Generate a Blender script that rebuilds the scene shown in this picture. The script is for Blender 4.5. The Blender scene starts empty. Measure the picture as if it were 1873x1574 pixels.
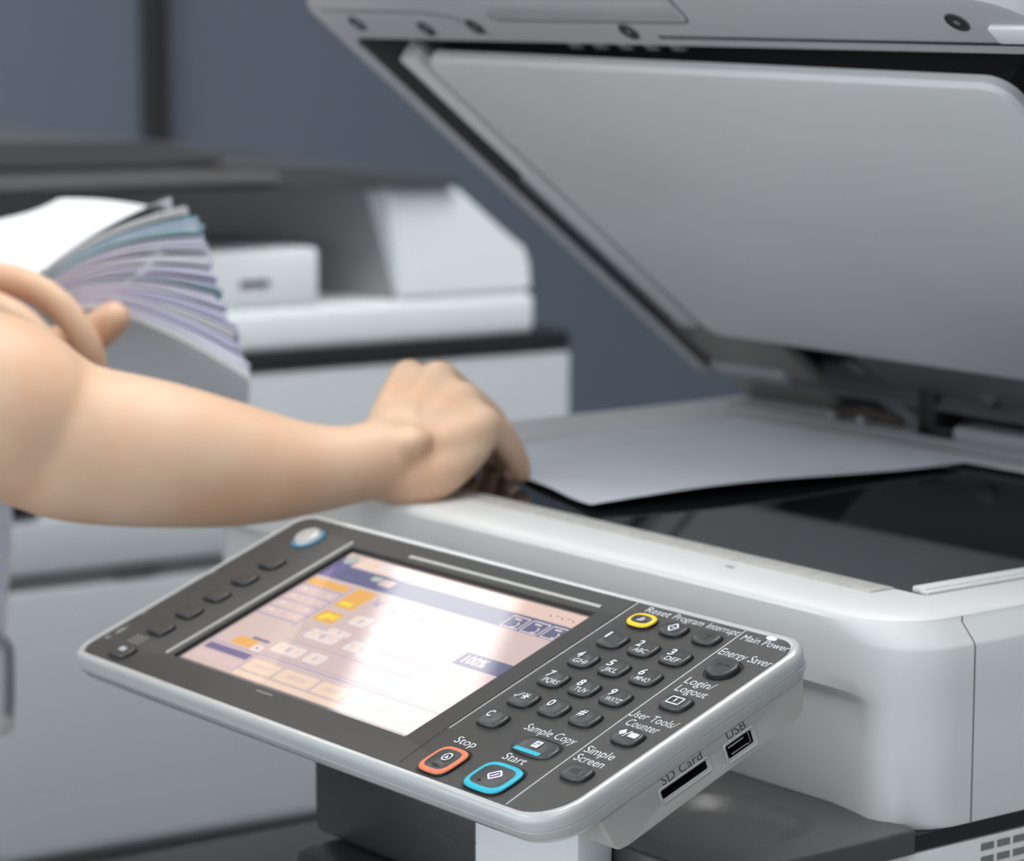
import bpy, bmesh, math, random
from mathutils import Vector, Matrix, noise
R = math.radians
V = Vector
random.seed(7)
SC = bpy.context.scene
COL = SC.collection

# ------------------------------------------------------------------ camera
FPX = 5369.54
CAM = V((0.89941, -0.89883, 0.27590))
RV = V((0.60354387, 0.79732904, 0.00109475)).normalized()
FV = V((-0.78840193, 0.5969902, -0.14840857)).normalized()
UV = RV.cross(FV).normalized()
cd = bpy.data.cameras.new('camera')
cam = bpy.data.objects.new('camera', cd); COL.objects.link(cam)
mw = Matrix.Identity(4)
for i in range(3):
    mw[i][0] = RV[i]; mw[i][1] = UV[i]; mw[i][2] = -FV[i]; mw[i][3] = CAM[i]
cam.matrix_world = mw
cd.sensor_width = 36.0; cd.sensor_fit = 'HORIZONTAL'; cd.lens = FPX / 1873 * 36
cd.clip_start = 0.05; cd.clip_end = 50
cd.dof.use_dof = True; cd.dof.focus_distance = 1.235; cd.dof.aperture_fstop = 9.5
SC.camera = cam

# ------------------------------------------------------------------ exposure and world
SC.view_settings.view_transform = 'Standard'; SC.view_settings.look = 'None'
SC.view_settings.gamma = 1.0; SC.view_settings.exposure = 0.0
SC.view_settings.use_curve_mapping = False
w = bpy.data.worlds.new('room_air'); SC.world = w; w.use_nodes = True
bg = w.node_tree.nodes['Background']
bg.inputs[0].default_value = (0.86, 0.93, 1.0, 1); WN = w.node_tree
tcw = WN.nodes.new('ShaderNodeTexCoord'); dpn = WN.nodes.new('ShaderNodeVectorMath'); dpn.operation = 'DOT_PRODUCT'
dpn.inputs[1].default_value = (-.85, -1.0, 0.0)          # added fill: ambient made brighter from the front left, dimmer from the right
mrw = WN.nodes.new('ShaderNodeMapRange'); mrw.inputs[1].default_value = -.9; mrw.inputs[2].default_value = 1.0
mrw.inputs[3].default_value = 0.22; mrw.inputs[4].default_value = 2.1
WN.links.new(tcw.outputs['Generated'], dpn.inputs[0]); WN.links.new(dpn.outputs['Value'], mrw.inputs[0])
WN.links.new(mrw.outputs[0], bg.inputs[1])


# ------------------------------------------------------------------ materials
def lin(c):
    c = c / 255.0
    return c / 12.92 if c <= 0.04045 else ((c + 0.055) / 1.055) ** 2.4
def rgb(r, g, b): return (lin(r), lin(g), lin(b), 1)

def mat(name, col, rough=0.5, metal=0.0, spec=0.5, bump=0.0, bscale=200.0, emit=None, es=0.0, coat=0.0,
        mottle=0.0, mscale=6.0, sss=0.0, two=None):
    m = bpy.data.materials.new(name); m.use_nodes = True
    nt = m.node_tree; b = nt.nodes['Principled BSDF']
    b.inputs['Base Color'].default_value = col
    b.inputs['Roughness'].default_value = rough
    b.inputs['Metallic'].default_value = metal
    b.inputs['Specular IOR Level'].default_value = spec
    b.inputs['Coat Weight'].default_value = coat
    b.inputs['Coat Roughness'].default_value = 0.03
    if sss:
        b.inputs['Subsurface Weight'].default_value = sss
        b.inputs['Subsurface Radius'].default_value = (0.012, 0.004, 0.002)
        b.inputs['Subsurface Scale'].default_value = 0.6
    if emit:
        b.inputs['Emission Color'].default_value = emit
        b.inputs['Emission Strength'].default_value = es
    tc = None
    if bump or mottle:
        tc = nt.nodes.new('ShaderNodeTexCoord')
    if mottle:
        n = nt.nodes.new('ShaderNodeTexNoise'); n.inputs['Scale'].default_value = mscale
        n.inputs['Detail'].default_value = 4
        nt.links.new(tc.outputs['Object'], n.inputs['Vector'])
        mx = nt.nodes.new('ShaderNodeMix'); mx.data_type = 'RGBA'
        mx.inputs[6].default_value = col
        o = two or tuple(c * (1 - mottle) for c in col[:3]) + (1,)
        mx.inputs[7].default_value = o
        rp = nt.nodes.new('ShaderNodeMapRange')
        rp.inputs[1].default_value = 0.35; rp.inputs[2].default_value = 0.7
        nt.links.new(n.outputs[0], rp.inputs[0]); nt.links.new(rp.outputs[0], mx.inputs[0])
        nt.links.new(mx.outputs[2], b.inputs['Base Color'])
    if bump:
        n = nt.nodes.new('ShaderNodeTexNoise'); n.inputs['Scale'].default_value = bscale
        n.inputs['Detail'].default_value = 2
        nt.links.new(tc.outputs['Object'], n.inputs['Vector'])
        bp = nt.nodes.new('ShaderNodeBump'); bp.inputs['Strength'].default_value = bump
        bp.inputs['Distance'].default_value = 0.0004
        nt.links.new(n.outputs[0], bp.inputs['Height']); nt.links.new(bp.outputs[0], b.inputs['Normal'])
    return m

M = {}
M['shell'] = mat('light_grey_plastic', rgb(215, 217, 217), .42, bump=.12, bscale=900)
M['shell_cool'] = mat('pale_plastic', rgb(222, 228, 232), .5)
M['silver'] = mat('silver_plastic', rgb(180, 182, 182), .3, metal=.12, bump=.05, bscale=900, coat=.7)
M['housing'] = mat('warm_grey_plastic', rgb(170, 171, 167), .42, bump=.1, bscale=900)
M['bezel'] = mat('charcoal_plastic', rgb(58, 58, 57), .4, bump=.35, bscale=600)
M['key'] = mat('key_plastic', rgb(62, 63, 63), .3)
M['groove'] = mat('dark_gap', rgb(22, 22, 22), .5)
M['ridge'] = mat('ridge_highlight', rgb(165, 167, 168), .35)  # pale colour paints the highlight along the panel dividers
M['print'] = mat('white_print', rgb(198, 202, 206), .5)
M['print_dark'] = mat('dark_print', rgb(62, 62, 62), .5)
M['print_faint'] = mat('faint_print', rgb(120, 120, 118), .5)
M['black'] = mat('black_plastic', rgb(38, 38, 39), .38, bump=.4, bscale=700)
M['black_matt'] = mat('black_matt', rgb(24, 24, 25), .6)
M['traygrey'] = mat('dark_tray_plastic', rgb(72, 72, 73), .32, bump=.5, bscale=800)
M['yellow'] = mat('yellow_ring', rgb(238, 196, 44), .4)
M['orange'] = mat('orange_ring', rgb(218, 118, 82), .4)
M['cyan'] = mat('cyan_ring', rgb(34, 172, 196), .4)
M['lit'] = mat('lit_symbol', rgb(190, 180, 255), .4, emit=(.75, .68, 1, 1), es=1.0)
M['led'] = mat('lit_lamp', rgb(230, 235, 255), .3, emit=(.85, .9, 1, 1), es=1.3)
M['blue_ring'] = mat('blue_ring', rgb(28, 110, 140), .3, emit=rgb(20, 110, 150), es=.3)
M['chrome'] = mat('chrome', rgb(205, 205, 205), .2, metal=1)
M['glass'] = mat('platen_glass', rgb(20, 22, 25), .04, spec=.55)
M['padwhite'] = mat('white_pad', rgb(206, 208, 208), .5, mottle=.06, mscale=5)
M['frame'] = mat('lid_grey', rgb(158, 160, 163), .4)
M['framedark'] = mat('lid_dark_grey', rgb(84, 84, 86), .4)
M['scale'] = mat('scale_strip', rgb(190, 189, 184), .5, mottle=.2, mscale=160)
M['paper'] = mat('white_paper', rgb(234, 237, 241), .7)
M['paper_sheet'] = mat('printed_paper', rgb(205, 209, 218), .65, mottle=.1, mscale=14)
M['paper_lav_shade'] = mat('lavender_shade_paper', rgb(228, 228, 248), .7)  # lavender cast puts the edge shading into the white paper's colour
M['paper_vio_shade'] = mat('violet_edge_shade_paper', rgb(202, 200, 234), .7)  # stronger violet cast, painted shade on the sheet edges
M['paper_teal'] = mat('teal_print_paper', rgb(150, 205, 214), .6, mottle=.5, mscale=60, two=rgb(225, 238, 243))
M['paper_dteal'] = mat('deep_teal_print_paper', rgb(132, 170, 180), .6)
M['skin'] = mat('skin', rgb(223, 192, 164), .5, mottle=.1, mscale=24, sss=.12, bump=.25, bscale=260, two=rgb(220, 176, 144))
M['nail'] = mat('nail', rgb(236, 196, 180), .25)
M['hair'] = mat('hair', rgb(30, 24, 22), .45)
M['shirt'] = mat('shirt_cloth', rgb(205, 210, 216), .8, bump=.3, bscale=300)
M['trousers'] = mat('trouser_cloth', rgb(40, 44, 54), .8)
M['wall'] = mat('slate_wall', rgb(121, 132, 146), .75, bump=.2, bscale=60)
M['post'] = mat('dark_post', rgb(56, 54, 54), .5)
M['ceil'] = mat('ceiling_white', rgb(225, 225, 222), .8)
M['floor'] = mat('floor_grey', rgb(170, 170, 167), .5, mottle=.15, mscale=3)
M['lamp'] = mat('lamp_diffuser', rgb(255, 255, 255), .5, emit=(1, .985, .96, 1), es=5.6)
M['bwhite'] = mat('printer_white', rgb(243, 248, 251), .45)
M['bgrey'] = mat('printer_grey', rgb(212, 217, 221), .5)
M['bshade'] = mat('printer_recess_grey', rgb(110, 112, 113), .5)
M['lamp_soft'] = mat('lamp_diffuser_soft', rgb(255, 255, 255), .5, emit=(1, .985, .96, 1), es=4.0)
M['metal'] = mat('brushed_metal', rgb(150, 152, 155), .35, metal=.8)
M['rust'] = mat('copper_part', rgb(76, 62, 56), .5)


# ------------------------------------------------------------------ mesh helpers
def new_obj(name, bm, mats, parent=None, mtx=None, smooth=True, angle=35):
    me = bpy.data.meshes.new(name)
    bmesh.ops.recalc_face_normals(bm, faces=bm.faces)
    bm.to_mesh(me); bm.free()
    for m in (mats if isinstance(mats, (list, tuple)) else [mats]):
        me.materials.append(m)
    if smooth:
        for p in me.polygons: p.use_smooth = True
        me.set_sharp_from_angle(angle=R(angle))
    o = bpy.data.objects.new(name, me); COL.objects.link(o)
    if mtx is not None: o.matrix_world = mtx
    if parent is not None:
        o.parent = parent
        pm = parent_world(parent)
        o.matrix_parent_inverse = Matrix.Identity(4)
        o.matrix_basis = pm.inverted() @ (mtx if mtx is not None else Matrix.Identity(4))
    return o

def parent_world(o):
    m = o.matrix_basis.copy()
    if o.parent: m = parent_world(o.parent) @ o.matrix_parent_inverse @ m
    return m

def empty(name, loc, label, cat, group=None, rz=0):
    e = bpy.data.objects.new(name, None); COL.objects.link(e)
    e.location = loc; e.rotation_euler = (0, 0, rz); e.empty_display_size = .05
    e['label'] = label; e['category'] = cat
    if group: e['group'] = group
    return e

def tag(o, label, cat, group=None):
    o['label'] = label; o['category'] = cat
    if group: o['group'] = group

def box(bm, x0, x1, y0, y1, z0, z1, bev=0.0, seg=2, mi=0, fn=None):
    vs = [bm.verts.new((x, y, z)) for x in (x0, x1) for y in (y0, y1) for z in (z0, z1)]
    idx = [(0, 1, 3, 2), (4, 6, 7, 5), (0, 4, 5, 1), (2, 3, 7, 6), (0, 2, 6, 4), (1, 5, 7, 3)]
    fs = [bm.faces.new([vs[i] for i in f]) for f in idx]
    for f in fs: f.material_index = mi
    if fn:
        for v in vs: v.co = fn(v.co)
    if bev > 0:
        es = list({e for f in fs for e in f.edges})
        r = bmesh.ops.bevel(bm, geom=es, offset=bev, segments=seg, affect='EDGES', profile=.5)
        for f in r['faces']: f.material_index = mi
    return fs

def rrect(x0, x1, y0, y1, r, n=6):
    rs = r if isinstance(r, (list, tuple)) else [r] * 4      # x0y0, x1y0, x1y1, x0y1
    pts = []
    for (cx, cy, a0), rr in zip([(x0, y0, 180), (x1, y0, 270), (x1, y1, 0), (x0, y1, 90)], rs):
        sx = 1 if cx == x0 else -1; sy = 1 if cy == y0 else -1
        for k in range(n + 1):
            a = R(a0 + 90 * k / n)
            pts.append((cx + sx * rr + rr * math.cos(a), cy + sy * rr + rr * math.sin(a)))
    return pts

def ring(bm, pts, z): return [bm.verts.new((x, y, z)) for x, y in pts]
def bridge(bm, a, b, mi=0, closed=True):
    n = len(a)
    for i in range(n if closed else n - 1):
        j = (i + 1) % n
        try:
            f = bm.faces.new((a[i], a[j], b[j], b[i])); f.material_index = mi
        except ValueError: pass
def cap(bm, a, mi=0):
    f = bm.faces.new(a); f.material_index = mi; return f
def fill_hole(bm, outer, inner, mi=0):
    es = []
    for loop in (outer, inner):
        for i in range(len(loop)):
            a, b = loop[i], loop[(i + 1) % len(loop)]
            e = bm.edges.get((a, b)) or bm.edges.new((a, b)); es.append(e)
    r = bmesh.ops.triangle_fill(bm, edges=es, use_beauty=True, use_dissolve=False)
    for g in r['geom']:
        if isinstance(g, bmesh.types.BMFace): g.material_index = mi

def flat(bm, pts, z, mi=0, thick=0.0):
    a = ring(bm, pts, z)
    cap(bm, a, mi)
    if thick:
        b = ring(bm, pts, z - thick); bridge(bm, a, b, mi)

def disc(cx, cy, rx, ry=None, n=24):
    ry = ry or rx
    return [(cx + rx * math.cos(2 * math.pi * k / n), cy + ry * math.sin(2 * math.pi * k / n)) for k in range(n)]

def sell(cx, cy, rx, ry, p=3.2, n=32):
    out = []
    for k in range(n):
        a = 2 * math.pi * k / n; c, s = math.cos(a), math.sin(a)
        out.append((cx + rx * math.copysign(abs(c) ** (2 / p), c), cy + ry * math.copysign(abs(s) ** (2 / p), s)))
    return out

def line_strip(bm, pts, wd, z, mi=0):
    for (x0, y0), (x1, y1) in zip(pts[:-1], pts[1:]):
        d = V((x1 - x0, y1 - y0)); L = d.length
        if L == 0: continue
        n = V((-d.y, d.x)) / L * wd / 2
        q = [(x0 - n.x, y0 - n.y), (x1 - n.x, y1 - n.y), (x1 + n.x, y1 + n.y), (x0 + n.x, y0 + n.y)]
        cap(bm, ring(bm, q, z), mi)

def text_into(bm, s, a0, a1, b, h, z, mi=0, bold=0.0):
    """letters on the plane z: left end a0, right end a1 (None keeps proportions), baseline b, cap height h"""
    cu = bpy.data.curves.new('t', 'FONT'); cu.body = s; cu.size = 1.0; cu.resolution_u = 3
    cu.fill_mode = 'FRONT'; cu.offset = bold
    ob = bpy.data.objects.new('t', cu); COL.objects.link(ob)
    dg = bpy.context.evaluated_depsgraph_get(); dg.update()
    me = bpy.data.meshes.new_from_object(ob.evaluated_get(dg))
    xs = [v.co.x for v in me.vertices]
    mn, mx = min(xs), max(xs)
    ky = h / 0.62
    kx = (a1 - a0) / (mx - mn) if a1 is not None else ky
    vs = [bm.verts.new((a0 + (v.co.x - mn) * kx, b + v.co.y * ky, z)) for v in me.vertices]
    for p in me.polygons:
        try:
            f = bm.faces.new([vs[i] for i in p.vertices]); f.material_index = mi
        except ValueError: pass
    bpy.data.objects.remove(ob); bpy.data.curves.remove(cu); bpy.data.meshes.remove(me)

def tube(bm, pts, rad, n=16, mi=0, caps=True, flatv=None, flat=1.0, round_ends=True):
    """swept tube through pts with a radius at each; flatv: direction squeezed by flat"""
    P = [V(p) for p in pts]
    rads = list(rad) if isinstance(rad, (list, tuple)) else [rad] * len(P)
    # catmull-rom densify
    Q, rr = [], []
    for i in range(len(P) - 1):
        p0 = P[max(i - 1, 0)]; p1 = P[i]; p2 = P[i + 1]; p3 = P[min(i + 2, len(P) - 1)]
        r0 = rads[max(i - 1, 0)]; r1 = rads[i]; r2 = rads[i + 1]; r3 = rads[min(i + 2, len(P) - 1)]
        for k in range(6):
            t = k / 6
            f = lambda a, b, c, d: .5 * ((2 * b) + (c - a) * t + (2 * a - 5 * b + 4 * c - d) * t * t + (3 * b - a - 3 * c + d) * t ** 3)
            Q.append(f(p0, p1, p2, p3)); rr.append(f(r0, r1, r2, r3))
    Q.append(P[-1]); rr.append(rads[-1])
    if round_ends:
        d0 = (Q[0] - Q[1]).normalized(); d1 = (Q[-1] - Q[-2]).normalized()
        r0, r1 = rr[0], rr[-1]
        pre = [(Q[0] + d0 * r0 * math.sin(a), r0 * math.cos(a)) for a in (1.45, 1.1, .75, .4)]
        post = [(Q[-1] + d1 * r1 * math.sin(a), r1 * math.cos(a)) for a in (.4, .75, 1.1, 1.45)]
        Q = [p for p, _ in pre] + Q + [p for p, _ in post]
        rr = [r for _, r in pre] + rr + [r for _, r in post]
    up = V((0.1, 0.2, 1)).normalized() if flatv is None else V(flatv).normalized()
    rings = []
    for i, (p, r) in enumerate(zip(Q, rr)):
        d = (Q[min(i + 1, len(Q) - 1)] - Q[max(i - 1, 0)]).normalized()
        s = d.cross(up)
        if s.length < 1e-4: s = d.cross(V((1, 0, 0)))
        s.normalize(); u = s.cross(d).normalized()
        rings.append([bm.verts.new(p + s * r * math.cos(2 * math.pi * k / n) + u * r * flat * math.sin(2 * math.pi * k / n)) for k in range(n)])
    for a, b in zip(rings[:-1], rings[1:]): bridge(bm, a, b, mi)
    if caps:
        cap(bm, rings[0], mi); cap(bm, rings[-1][::-1], mi)

def blob(bm, c, r, scl=(1, 1, 1), rot=None):
    m = Matrix.Translation(V(c)) @ (rot.to_4x4() if rot else Matrix.Identity(4)) @ Matrix.Diagonal((scl[0], scl[1], scl[2], 1))
    bmesh.ops.create_icosphere(bm, subdivisions=3, radius=r, matrix=m)

def remesh(o, vox, iters, fac=.5):
    md = o.modifiers.new('r', 'REMESH'); md.mode = 'VOXEL'; md.voxel_size = vox; md.use_smooth_shade = True
    ms = o.modifiers.new('s', 'SMOOTH'); ms.factor = fac; ms.iterations = iters
    dg = bpy.context.evaluated_depsgraph_get(); dg.update()
    me = bpy.data.meshes.new_from_object(o.evaluated_get(dg))
    old = o.data; o.modifiers.clear(); o.data = me; bpy.data.meshes.remove(old)
    for p in me.polygons: p.use_smooth = True

def look(px, py, d):
    """the place a sight line of the calibrated view reaches at the given distance (metres)"""
    return CAM + (FV + RV * ((px - 936.5) / FPX) - UV * ((py - 787.0) / FPX)) * d


# ================================================================== the room
FZ, CZ = -0.96, 1.74
def struct(name, bm, m):
    o = new_obj(name, bm, m, smooth=False); o['kind'] = 'structure'; return o
bm = bmesh.new(); box(bm, -3.5, 3.0, -3.0, 3.2, FZ - .1, FZ); struct('floor', bm, M['floor'])
bm = bmesh.new(); box(bm, -3.5, 3.0, -3.0, 3.2, CZ, CZ + .1); struct('ceiling', bm, M['ceil'])
bm = bmesh.new(); box(bm, -3.5, -3.3, -3.0, 3.2, FZ, CZ); struct('wall_left', bm, M['wall'])
bm = bmesh.new(); box(bm, -3.3, 3.0, 3.0, 3.2, FZ, CZ); struct('wall_back', bm, M['wall'])
# dark joint post on the slate wall
a = CAM + (look(254, 100, 1) - CAM) * ((-3.3 - CAM.x) / (look(254, 100, 1) - CAM).x)
b = CAM + (look(294, 100, 1) - CAM) * ((-3.3 - CAM.x) / (look(294, 100, 1) - CAM).x)
bm = bmesh.new(); box(bm, -3.3, -3.27, a.y, b.y, FZ, CZ, .004); struct('trim_1', bm, M['post'])

def ceiling_light(x, y, rz, sx, sy, label, lamp='lamp'):
    t = empty('ceiling_light', (x, y, CZ - .03), label, 'ceiling light', 'ceiling light panels', rz)
    m = Matrix.Translation((x, y, CZ - .03)) @ Matrix.Rotation(rz, 4, 'Z')
    bm = bmesh.new()
    box(bm, -sx / 2, sx / 2, -sy / 2, sy / 2, .0, .03)
    new_obj('light_housing', bm, M['ceil'], t, m)
    bm = bmesh.new()
    box(bm, -sx / 2 + .015, sx / 2 - .015, -sy / 2 + .015, sy / 2 - .015, -.004, -.0005)
    new_obj('diffuser', bm, M[lamp], t, m)
ceiling_light(-2.735, .789, R(22), .32, 1.3, 'white ceiling light panel mirrored in the copier touchscreen', 'lamp_soft')
ceiling_light(-.38, -.15, R(0), .6, 1.2, 'white ceiling light panel above the person at the copier')
ceiling_light(.15, .35, R(0), .6, 1.2, 'white ceiling light panel above the right end of the front copier')
ceiling_light(-2.45, -.75, R(0), .6, 1.2, 'white ceiling light panel added to brighten the left half of the slate wall')  # added lamp, lifts the left part of the slate wall
ceiling_light(-.70, .95, R(0), .6, 1.2, 'white ceiling light panel added to brighten the background machine')  # added lamp, lights the upright faces of the background machine
ceiling_light(.9, -1.6, R(0), .6, 1.2, 'white ceiling light panel nearest the room entrance side')
ceiling_light(-1.6, -1.7, R(0), .6, 1.2, 'white ceiling light panel on the far left of the ceiling')


# ================================================================== the front copier
cop = empty('photocopier', (-.3, .15, FZ), 'large light grey photocopier in the foreground with raised lid and tilted touchscreen panel', 'photocopier')

# ---- scanner housing
def scanner_ring(bm, z, fi, ri, bi=0.0, n=7):
    r = .030
    x0, x1, y0, y1 = -.607 + fi, -ri, fi, .47 - bi
    pts = rrect(x0, x1, y0, y1, [.03 - fi * .5, .032 - fi * .5, .02, .02], n)
    # more points along the front side for the recess
    out = []
    for i, p in enumerate(pts):
        out.append(p)
        q = pts[(i + 1) % len(pts)]
        if i == n:       # straight run of the front
            for k in range(1, 24): out.append((p[0] + (q[0] - p[0]) * k / 24, p[1]))
    vs = []
    for x, y in out:
        if z < -.036 and y < .06:
            k = min(1, max(0, (-.018 - x) / .030)); k = k * k * (3 - 2 * k)
            kz = min(1, max(0, (-.036 - z) / .006))
            if y < .03: y = y + .008 * k * kz
        vs.append(bm.verts.new((x, y, z)))
    return vs
bm = bmesh.new()
lv = [(0.0, .009, .014), (-.0006, .005, .0115), (-.002, .002, .0095), (-.0045, .0004, .0085), (-.0125, 0, .0008), (-.0145, 0, 0),
      (-.030, 0, 0), (-.036, 0, 0), (-.038, 0, 0), (-.040, 0, 0), (-.042, 0, 0), (-.060, 0, 0), (-.093, 0, 0), (-.096, .002, .001)]
rings = [scanner_ring(bm, *l) for l in lv]
for a, b in zip(rings[:-1], rings[1:]): bridge(bm, a, b)
cap(bm, rings[-1])
GX0, GX1, GY0, GY1 = -.529, -.043, .054, .354
inner = ring(bm, rrect(GX0, GX1, GY0, GY1, .001, 1), 0.0)
fill_hole(bm, rings[0], inner)
low = ring(bm, rrect(GX0, GX1, GY0, GY1, .001, 1), -.004); bridge(bm, inner, low); cap(bm, low)
body = new_obj('scanner_housing', bm, M['shell'], cop, angle=28)
# seam on the right face
bm = bmesh.new()
ys = .0425
prof = [(-.0085, -.002), (-.0085, -.0045), (-.0008, -.0125), (0, -.0145), (0, -.096)]
for (xa, za), (xb, zb) in zip(prof[:-1], prof[1:]):
    q = [bm.verts.new(c) for c in ((xa + .00015, ys - .0006, za), (xa + .00015, ys + .0003, za), (xb + .00015, ys + .0003, zb), (xb + .00015, ys - .0006, zb))]
    bm.faces.new(q)
new_obj('panel_seam', bm, M['print_faint'], body, smooth=False)
# platen glass with dark interior
bm = bmesh.new(); box(bm, GX0 + .0005, GX1 - .0005, GY0 + .0005, GY1 - .0005, -.0035, -.0006)
new_obj('platen_glass', bm, M['glass'], cop, smooth=False)
# scale strips beside the glass
bm = bmesh.new(); box(bm, GX0, GX1 - .02, .038, .0535, -.001, .0009, .0004)
new_obj('scale_strip', bm, M['scale'], cop)
bm = bmesh.new(); box(bm, -.5275, -.5175, GY0, GY1, -.001, .0009, .0004)
new_obj('scale_strip', bm, M['scale'], cop)
bm = bmesh.new(); box(bm, -.056, -.0475, .058, .354, -.001, .0022, .0008)
box(bm, -.049, -.044, .0565, .354, -.001, .0012, .0005)
new_obj('side_strip', bm, M['shell'], cop)
bm = bmesh.new(); box(bm, -.54, -.03, .366, .372, 0, .0012, .0005); box(bm, -.57, -.03, .395, .402, 0, .0015, .0005)
new_obj('rear_ridge', bm, M['frame'], cop)
bm = bmesh.new(); flat(bm, disc(-.148, .0265, .0035, .0011), .0003); new_obj('index_mark', bm, M['print_faint'], cop, smooth=False)

# ---- raised lid (frame: x, e up the underside, n out of the underside)
TH = R(38)
LM = Matrix(((1, 0, 0, 0), (0, -math.cos(TH), -math.sin(TH), .36), (0, math.sin(TH), -math.cos(TH), .057), (0, 0, 0, 1)))
bm = bmesh.new()
outl = lambda i: rrect(-.617 + i, -.012 - i, -.065 + i, .352 - i, [.006, .006, .045 - i, .02], 8)
inn = rrect(-.597, -.030, -.060, .3115, .006, 3)
o1 = ring(bm, outl(.004), .0025); o2 = ring(bm, outl(.001), .0015); o3 = ring(bm, outl(0), -.002); o4 = ring(bm, outl(0), -.0225)
i1 = ring(bm, inn, .0025); i2 = ring(bm, inn, -.0215)
fill_hole(bm, o1, i1); bridge(bm, o1, o2); bridge(bm, o2, o3); bridge(bm, o3, o4); bridge(bm, i1, i2, 1); cap(bm, i2, 1); cap(bm, o4)
lid = new_obj('document_lid', bm, [M['frame'], M['framedark']], cop, LM)
bm = bmesh.new(); box(bm, -.612, -.0, -.06, .362, -.11, -.0230, .008, 3)
new_obj('lid_cover', bm, M['shell'], lid, LM)
bm = bmesh.new()      # white pad
a = ring(bm, rrect(-.5425, -.0755, .0, .296, .014, 6), .003)
b = ring(bm, rrect(-.5425, -.0755, .0, .296, .014, 6), -.0015)
c = ring(bm, rrect(-.5405, -.0775, .002, .294, .012, 6), .0055); d = ring(bm, rrect(-.5375, -.0805, .005, .291, .010, 6), .006)
bridge(bm, a, b); bridge(bm, a, c); bridge(bm, c, d); cap(bm, d)
for v in bm.verts: v.co.y -= (.0075 if v.co.y > .2 else .004) * (v.co.x + .5425) / .467
pad = new_obj('platen_pad', bm, M['padwhite'], lid, LM)
bm = bmesh.new(); box(bm, -.539, -.079, .004, .290, -.0212, -.0016)  # black block added under the pad, paints the shade in its gap
for v in bm.verts: v.co.y -= (.0075 if v.co.y > .2 else .004) * (v.co.x + .5425) / .467
new_obj('pad_gap_shade', bm, M['black_matt'], pad, LM)
bm = bmesh.new(); line_strip(bm, [(-.301, .3188), (-.032, .3188)], .0022, .0028); new_obj('lip_gap', bm, M['groove'], lid, LM, smooth=False)
bm = bmesh.new(); line_strip(bm, rrect(-.434, -.263, .3315, .36, .006, 4), .0013, .00285); new_obj('mould_line', bm, M['framedark'], lid, LM, smooth=False)
bm = bmesh.new(); box(bm, -.5715, -.5535, .004, .292, -.021, .0035, .002)
new_obj('sheet_feed_strip', bm, M['padwhite'], lid, LM)
bm = bmesh.new(); box(bm, -.5525, -.5435, .0, .300, -.021, -.004)
new_obj('strip_gap', bm, M['framedark'], lid, LM)
for q in ((-.590, -.5725, .15, .305), (-.590, -.5725, .012, .085), (-.57, -.302, .2975, .311)):
    bm = bmesh.new(); box(bm, q[0], q[1], q[2], q[3], -.0212, -.018); new_obj('lid_slot', bm, M['groove'], lid, LM)
bm = bmesh.new(); box(bm, -.592, -.5745, -.02, .16, -.021, -.002, .002)
new_obj('roller_cover', bm, M['frame'], lid, LM)
bm = bmesh.new()
for k in range(5): box(bm, -.40 + k * .022, -.389 + k * .022, .2985, .309, -.020, -.003, .001)
new_obj('vent_rib', bm, M['framedark'], lid, LM)
bm = bmesh.new()
prof = [(.3172, -.001), (.3165, .0005), (.315, .0006), (.309, -.004), (.303, -.009), (.300, -.017)]
rows = [[bm.verts.new((x, e, n)) for e, n in prof] for x in (-.298, -.288, -.045, -.030)]
for v, (e, n) in zip(rows[0], prof): v.co.x = -.298 + (.3172 - e) * .9
for a, b in zip(rows[:-1], rows[1:]): bridge(bm, a, b, closed=False)
new_obj('curved_lip', bm, M['frame'], lid, LM)
bm = bmesh.new()
a = ring(bm, rrect(-.43, -.267, .335, .349, .004, 4), .0026); b = ring(bm, rrect(-.4275, -.2695, .3365, .3475, .003, 4), .0034)
bridge(bm, a, b); cap(bm, b)
new_obj('lid_window', bm, M['frame'], lid, LM)
for (x, e) in ((-.576, .326), (-.509, .322), (-.458, .325), (-.322, .323), (-.071, .335)):
    bm = bmesh.new()
    a = ring(bm, disc(x, e, .0068), .0028); b = ring(bm, disc(x, e, .0062), .0031); c = ring(bm, disc(x, e, .0058), .0027)
    bridge(bm, a, b); bridge(bm, b, c, 1); cap(bm, c, 1)
    flat(bm, disc(x, e, .0018), .0029, 2)
    new_obj('screw', bm, [M['framedark'], M['groove'], M['metal']], lid, LM)
bm = bmesh.new(); box(bm, -.052, -.02, .322, .334, .002, .0055, .0015, 2)
new_obj('lid_catch', bm, M['shell'], lid, LM)
bm = bmesh.new()
line_strip(bm, [(-.60, .338), (-.50, .338), (-.47, .334), (-.45, .317)], .0012, .0028)
line_strip(bm, [(-.60, .30), (-.595, .309), (-.585, .3125)], .0014, .0028)
new_obj('mould_line', bm, M['framedark'], lid, LM, smooth=False)

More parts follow.
